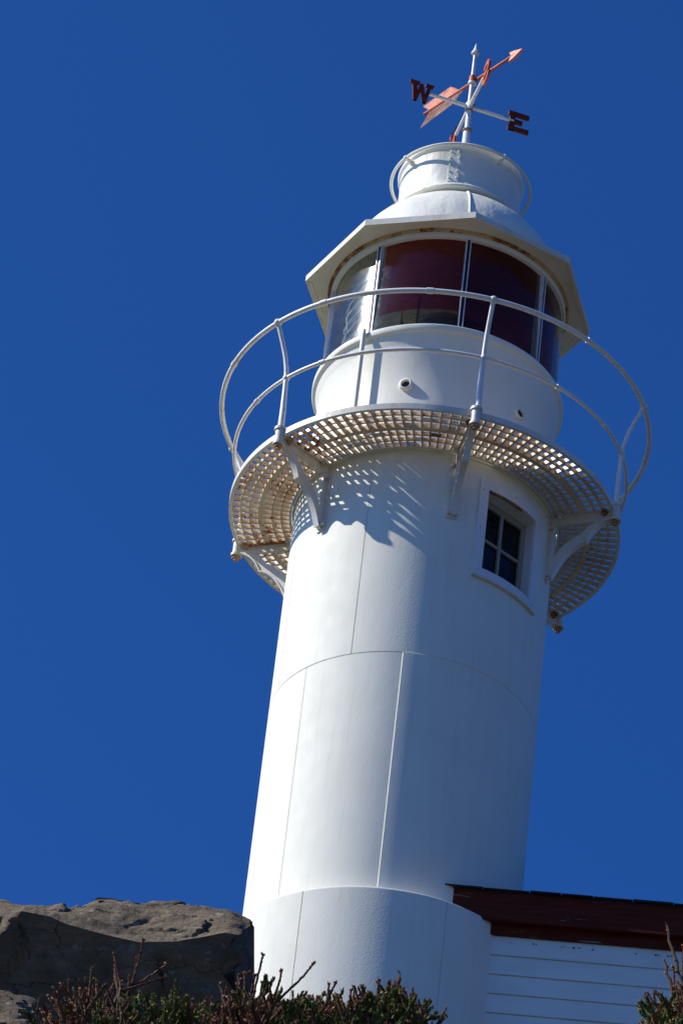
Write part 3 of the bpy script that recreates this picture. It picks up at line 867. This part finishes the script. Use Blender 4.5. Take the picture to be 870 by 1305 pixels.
# ------------------------------------------------------------------ SHRUBS
def needle(mb, p, d, ln, w):
    d = d.normalized(); x = d.orthogonal().normalized(); y = d.cross(x)
    m = p + d * ln * .45
    vs = [p, m + x * w, m + y * w, m - x * w, m - y * w, p + d * ln]
    mb.add(vs, [[0, 2, 1], [0, 3, 2], [0, 4, 3], [0, 1, 4], [5, 1, 2], [5, 2, 3], [5, 3, 4], [5, 4, 1]])
def shoot(nm, wood, bud, rnd, p, d, ln, dens=1.0, nl=.010, nw=.0014, spread=.75, curl=.35):
    """one twig: a curved axis set with short needles all round and a bud at its end"""
    pts = []; n = 7; q = p.copy(); dd = d.normalized()
    for i in range(n):
        pts.append(q.copy()); dd = (dd + Vector((rnd.uniform(-.1, .1), rnd.uniform(-.1, .1), curl / n))).normalized(); q = q + dd * ln / (n - 1)
    wood.tube(pts, [.0030 - .0014 * i / (n - 1) for i in range(n)], 5)
    k = int(ln * 1000 * dens)
    for i in range(k):
        t = (i + rnd.random()) / k * (n - 1.001); a = int(t); f = t - a
        pp = pts[a].lerp(pts[a + 1], f); ax = (pts[a + 1] - pts[a]).normalized()
        w = rnd.uniform(0, 2 * PI); x = ax.orthogonal().normalized(); y = ax.cross(x)
        nd_ = ax * (1 - spread * .45) + (x * math.cos(w) + y * math.sin(w)) * spread + Vector((0, 0, .12))
        needle(nm, pp, nd_, nl * rnd.uniform(.7, 1.2), nw * rnd.uniform(.8, 1.25))
    e = pts[-1]
    for i in range(rnd.choice((1, 1, 2, 3))):
        bd = (dd + Vector((rnd.uniform(-.5, .5), rnd.uniform(-.5, .5), rnd.uniform(-.2, .5)))).normalized()
        needle(bud, e - bd * .002, bd, .010 * rnd.uniform(.7, 1.2), .0028)
    return pts
def shrub(label, cx, cy, tips, seed, fill, brown, wid, top):
    """tips: long leaders (base, end, kind); fill: how many short shoots make the crown"""
    rnd = random.Random(seed)
    gz = ground_z(cx, cy) - .05
    T = thing('spruce_shrub', label, 'shrub', (cx, cy, gz), 'low spruce shrubs along the bottom edge')
    gm, rm, wood, bud = MB(), MB(), MB(), MB()
    root = Vector((cx, cy, gz))
    crown = []
    for i in range(fill):
        u = rnd.uniform(-1, 1); vv = rnd.uniform(-1, 1)
        zt = top(u) - abs(rnd.gauss(0, .055)) - .012
        yy = cy + vv * .16
        p = Vector((cx + u * wid, yy, 1.6 + (zt - .045 - 1.6) * (yy + 35.045) / 8.045)); crown.append(p)
        out = Vector((u * .5 + rnd.uniform(-.7, .7), vv * .4 + rnd.uniform(-.5, .4), rnd.uniform(.25, 1.1)))
        ln = rnd.uniform(.030, .075)
        isb = rnd.random() < brown(u)
        nm = rm if isb else gm
        pts = shoot(nm, wood, bud, rnd, p, out, ln, 1.5 if not isb else 1.6, .0095 if not isb else .0065, .0016 if not isb else .0014, .55 if not isb else .45)
        for s in range(rnd.choice((1, 2, 2, 3))):
            a = pts[rnd.randrange(1, 5)]
            o2 = out.normalized() + Vector((rnd.uniform(-.9, .9), rnd.uniform(-.9, .9), rnd.uniform(-.1, .6)))
            shoot(nm, wood, bud, rnd, a, o2, ln * rnd.uniform(.35, .6), 1.6, .009 if not isb else .006, .0016 if not isb else .0013, .55 if not isb else .45)
    for (b, e, kind) in tips:
        b = Vector(b); e = Vector(e); ln = (e - b).length
        nm = rm
        if kind == 'bare':
            pts = [b.lerp(e, i / 6) + Vector((rnd.uniform(-1, 1), 0, rnd.uniform(-1, 1))) * .0025 for i in range(7)]
            wood.tube(pts, [.0042 - .0018 * i / 6 for i in range(7)], 6)
            for i in range(1, 7):
                needle(bud, pts[i], Vector((rnd.uniform(-1, 1), rnd.uniform(-1, 1), .6)), .008, .0026)
        else:
            pts = shoot(nm, wood, bud, rnd, b, e - b, ln, 1.5, .0062, .0016, .45, .08)
            for i in range(3):
                needle(bud, pts[-1], Vector((rnd.uniform(-1, 1), rnd.uniform(-1, 1), 1)), .009, .003)
        crown.append(b)
    for i in range(7):                              # stems from the root, branching up into the crown
        c = rnd.choice(crown); mid = root.lerp(c, .5) + Vector((rnd.uniform(-.08, .08), rnd.uniform(-.05, .05), -.05))
        pts = bez = []
        pts = []
        for k in range(9):
            t = k / 8; pts.append(root.lerp(mid, t).lerp(mid.lerp(c, t), t))
        wood.tube(pts, [.012 - .0095 * k / 8 for k in range(9)], 6)
    for c in crown:                                  # side branches that carry each twig
        a = c + Vector((rnd.uniform(-.05, .05) - (c.x - cx) * .3, (cy - c.y) * .4, -rnd.uniform(.06, .14)))
        wood.tube([a, a.lerp(c, .55) + Vector((rnd.uniform(-.01, .01), 0, -.01)), c], [.0042, .0034, .0024], 5)
    # the shaded lower boughs
    for i in range(int(fill * .9)):
        u = rnd.uniform(-1, 1); zz = top(u) - .13 - rnd.random() ** 1.4 * .9
        yy = cy + rnd.uniform(-.24, .24); p = Vector((cx + u * wid * 1.0, yy, 1.6 + (zz - 1.6) * (yy + 35.045) / 8.045))
        shoot(gm if rnd.random() > .35 else rm, wood, bud, rnd, p, Vector((u + rnd.uniform(-.6, .6), rnd.uniform(-1, .6), .4)), rnd.uniform(.05, .11), .8, .014, .0024, .9)
    br = wood.build('branch', M['bark'], T, off=0, smooth=60, fix=False)
    gm.build('green_needles', M['green'], T, off=0, smooth=0, fix=False)
    rm.build('brown_needles', M['rusty'], T, off=0, smooth=0, fix=False)
    bud.build('bud', M['bud'], T, off=0, smooth=0, fix=False)
    return T
shrub('low brown and green spruce shrub with upright dead leaders before the boulder', -0.479, -27.0,
    [((-0.486, -27.00, 6.235), (-0.462, -26.98, 6.380), 'd'),
     ((-0.481, -26.98, 6.246), (-0.469, -27.00, 6.345), 'd'),
     ((-0.502, -26.98, 6.265), (-0.410, -27.02, 6.320), 'd'),
     ((-0.495, -27.02, 6.255), (-0.407, -26.98, 6.310), 'd'),
     ((-0.486, -26.97, 6.264), (-0.513, -26.95, 6.369), 'd'),
     ((-0.553, -27.00, 6.248), (-0.560, -27.00, 6.308), 'd'),
     ((-0.585, -26.98, 6.226), (-0.603, -26.97, 6.285), 'd'),
     ((-0.524, -27.00, 6.242), (-0.518, -26.97, 6.306), 'd'),
     ((-0.498, -27.02, 6.258), (-0.522, -27.00, 6.331), 'd'),
     ((-0.564, -27.00, 6.219), (-0.611, -27.03, 6.244), 'd'),
     ((-0.476, -26.96, 6.243), (-0.481, -26.95, 6.326), 'd'),
     ((-0.521, -27.03, 6.255), (-0.545, -27.04, 6.263), 'd'),
     ((-0.486, -27.04, 6.202), (-0.496, -27.03, 6.269), 'bare'),
     ((-0.559, -26.98, 6.243), (-0.575, -26.98, 6.267), 'd')],
    11, 330, lambda u: lerp_list([(-1, .95), (-.2, .85), (.05, .2), (1, .12)], u), 0.154, lambda u: lerp_list([(-1.0, 6.191), (-0.85, 6.217), (-0.71, 6.257), (-0.56, 6.26), (-0.43, 6.274), (-0.31, 6.262), (-0.11, 6.258), (0.09, 6.252), (0.28, 6.259), (0.54, 6.271), (0.78, 6.269), (1.0, 6.252)], u))

shrub('dark brown dense spruce shrub standing before the white tower base', -0.221, -27.0,
    [((-0.234, -27.00, 6.279), (-0.236, -27.00, 6.380), 'd'),
     ((-0.191, -27.00, 6.283), (-0.185, -26.98, 6.351), 'd'),
     ((-0.201, -26.98, 6.282), (-0.200, -26.98, 6.329), 'd'),
     ((-0.185, -27.01, 6.276), (-0.124, -27.02, 6.373), 'd'),
     ((-0.222, -26.98, 6.286), (-0.217, -27.00, 6.319), 'd'),
     ((-0.263, -27.00, 6.281), (-0.268, -27.00, 6.331), 'bare'),
     ((-0.268, -27.00, 6.329), (-0.241, -26.96, 6.365), 'bare'),
     ((-0.276, -27.02, 6.232), (-0.303, -27.03, 6.292), 'bare'),
     ((-0.240, -26.97, 6.284), (-0.245, -26.97, 6.348), 'd'),
     ((-0.181, -26.97, 6.277), (-0.121, -27.00, 6.295), 'd'),
     ((-0.252, -27.02, 6.275), (-0.253, -27.02, 6.322), 'd'),
     ((-0.272, -26.97, 6.258), (-0.285, -26.97, 6.296), 'd')],
    23, 330, lambda u: lerp_list([(-1, .9), (.2, .85), (.5, .35), (1, .2)], u), 0.115, lambda u: lerp_list([(-1.0, 6.236), (-0.73, 6.25), (-0.51, 6.272), (-0.33, 6.296), (-0.06, 6.31), (0.2, 6.3), (0.47, 6.293), (0.74, 6.297), (0.92, 6.289), (1.0, 6.269)], u))

shrub('green spruce shrub with clustered brown buds below the tower seam', -0.021, -27.0,
    [((-0.091, -27.00, 6.274), (-0.079, -27.00, 6.333), 'd'),
     ((-0.085, -26.98, 6.282), (-0.071, -26.98, 6.323), 'd'),
     ((-0.104, -27.00, 6.269), (-0.109, -27.00, 6.301), 'd'),
     ((-0.042, -26.98, 6.284), (-0.047, -27.00, 6.323), 'd'),
     ((0.008, -27.00, 6.310), (0.009, -27.00, 6.352), 'd'),
     ((0.017, -27.00, 6.302), (0.049, -27.02, 6.346), 'd'),
     ((0.051, -27.00, 6.332), (0.048, -27.00, 6.375), 'bare'),
     ((0.024, -26.98, 6.303), (0.085, -26.98, 6.332), 'd'),
     ((0.042, -27.03, 6.283), (0.088, -27.03, 6.289), 'd'),
     ((-0.084, -27.00, 6.304), (-0.095, -26.98, 6.320), 'd')],
    37, 330, lambda u: lerp_list([(-1, .6), (0, .4), (1, .3)], u), 0.116, lambda u: lerp_list([(-1.0, 6.25), (-0.8, 6.278), (-0.61, 6.302), (-0.43, 6.316), (-0.27, 6.304), (-0.11, 6.303), (0.08, 6.33), (0.29, 6.341), (0.53, 6.341), (0.79, 6.33), (0.92, 6.307), (1.0, 6.28)], u))

shrub('small budding spruce shrub with bare grey twigs at right edge before the clapboard', 0.606, -27.0,
    [((0.595, -27.00, 6.451), (0.565, -27.00, 6.556), 'bare'),
     ((0.595, -26.98, 6.390), (0.567, -26.98, 6.486), 'bare'),
     ((0.564, -27.00, 6.326), (0.531, -27.00, 6.391), 'bare'),
     ((0.587, -27.03, 6.351), (0.540, -27.03, 6.352), 'bare'),
     ((0.540, -27.03, 6.352), (0.555, -27.02, 6.327), 'bare'),
     ((0.606, -27.00, 6.409), (0.595, -26.98, 6.520), 'd'),
     ((0.588, -27.00, 6.371), (0.554, -27.00, 6.399), 'd'),
     ((0.597, -26.97, 6.397), (0.594, -26.97, 6.480), 'd')],
    51, 230, lambda u: lerp_list([(-1, .55), (1, .5)], u), 0.069, lambda u: lerp_list([(-0.99, 6.323), (-0.85, 6.348), (-0.57, 6.379), (-0.28, 6.396), (0.0, 6.409), (0.44, 6.434), (1.01, 6.457)], u))

# ------------------------------------------------------------------ LIGHT, SKY, CAMERA
SUN_AZ, SUN_EL = -87.0, 41.0                      # seen from the tower; 0 = towards the camera
sv = Vector((math.sin(R(SUN_AZ)) * math.cos(R(SUN_EL)), -math.cos(R(SUN_AZ)) * math.cos(R(SUN_EL)), math.sin(R(SUN_EL))))
sun = bpy.data.lights.new('sun', 'SUN'); sun.energy = 4.15; sun.angle = R(.53); sun.color = (1.0, .945, .865)
so = bpy.data.objects.new('sun', sun); COL.objects.link(so)
so.rotation_euler = (-sv).to_track_quat('-Z', 'Y').to_euler(); so.location = (-40, -20, 70)
w = bpy.data.worlds.new('World'); S.world = w; w.use_nodes = True
nt = w.node_tree; bg = nt.nodes['Background']
sky = nt.nodes.new('ShaderNodeTexSky'); sky.sky_type = 'NISHITA'; sky.sun_disc = False
sky.sun_elevation = R(SUN_EL); sky.sun_rotation = math.atan2(sv.x, sv.y)
sky.altitude = 300; sky.air_density = .6; sky.dust_density = 1.6; sky.ozone_density = 6.0
tint = nt.nodes.new('ShaderNodeMix'); tint.data_type = 'RGBA'; tint.blend_type = 'MULTIPLY'; tint.inputs[0].default_value = 1; tint.inputs[7].default_value = (.25, .75, 1.42, 1)   # deep polarised blue
nt.links.new(sky.outputs[0], tint.inputs[6]); nt.links.new(tint.outputs[2], bg.inputs[0]); bg.inputs[1].default_value = .079
cam = bpy.data.cameras.new('camera'); co = bpy.data.objects.new('camera', cam); COL.objects.link(co)
cam.sensor_fit = 'VERTICAL'; cam.sensor_height = 24; cam.sensor_width = 16; cam.lens = 6000 / 1305 * 24
cam.clip_start = .1; cam.clip_end = 12000
right = Vector((.99401738, -.04941815, .09740272)); upv = Vector((-.10777305, -.58856034, .8012376)); fwd = Vector((-.0177317, .8069415, .59036515))
m = Matrix.Identity(4)
for i in range(3): m[i][0], m[i][1], m[i][2] = right[i], upv[i], -fwd[i]
m.translation = Vector((0, -35.04518, G - 25.55085))
co.matrix_world = m
S.camera = co
S.render.engine = 'CYCLES'
S.cycles.max_bounces = 8; S.cycles.transparent_max_bounces = 12; S.cycles.sample_clamp_indirect = 8
vsn = S.view_settings; vsn.view_transform = 'Standard'; vsn.look = 'None'; vsn.exposure = 0.45; vsn.gamma = 1.0; vsn.use_curve_mapping = False
for o in bpy.data.objects:
    if '_base' in o: del o['_base']
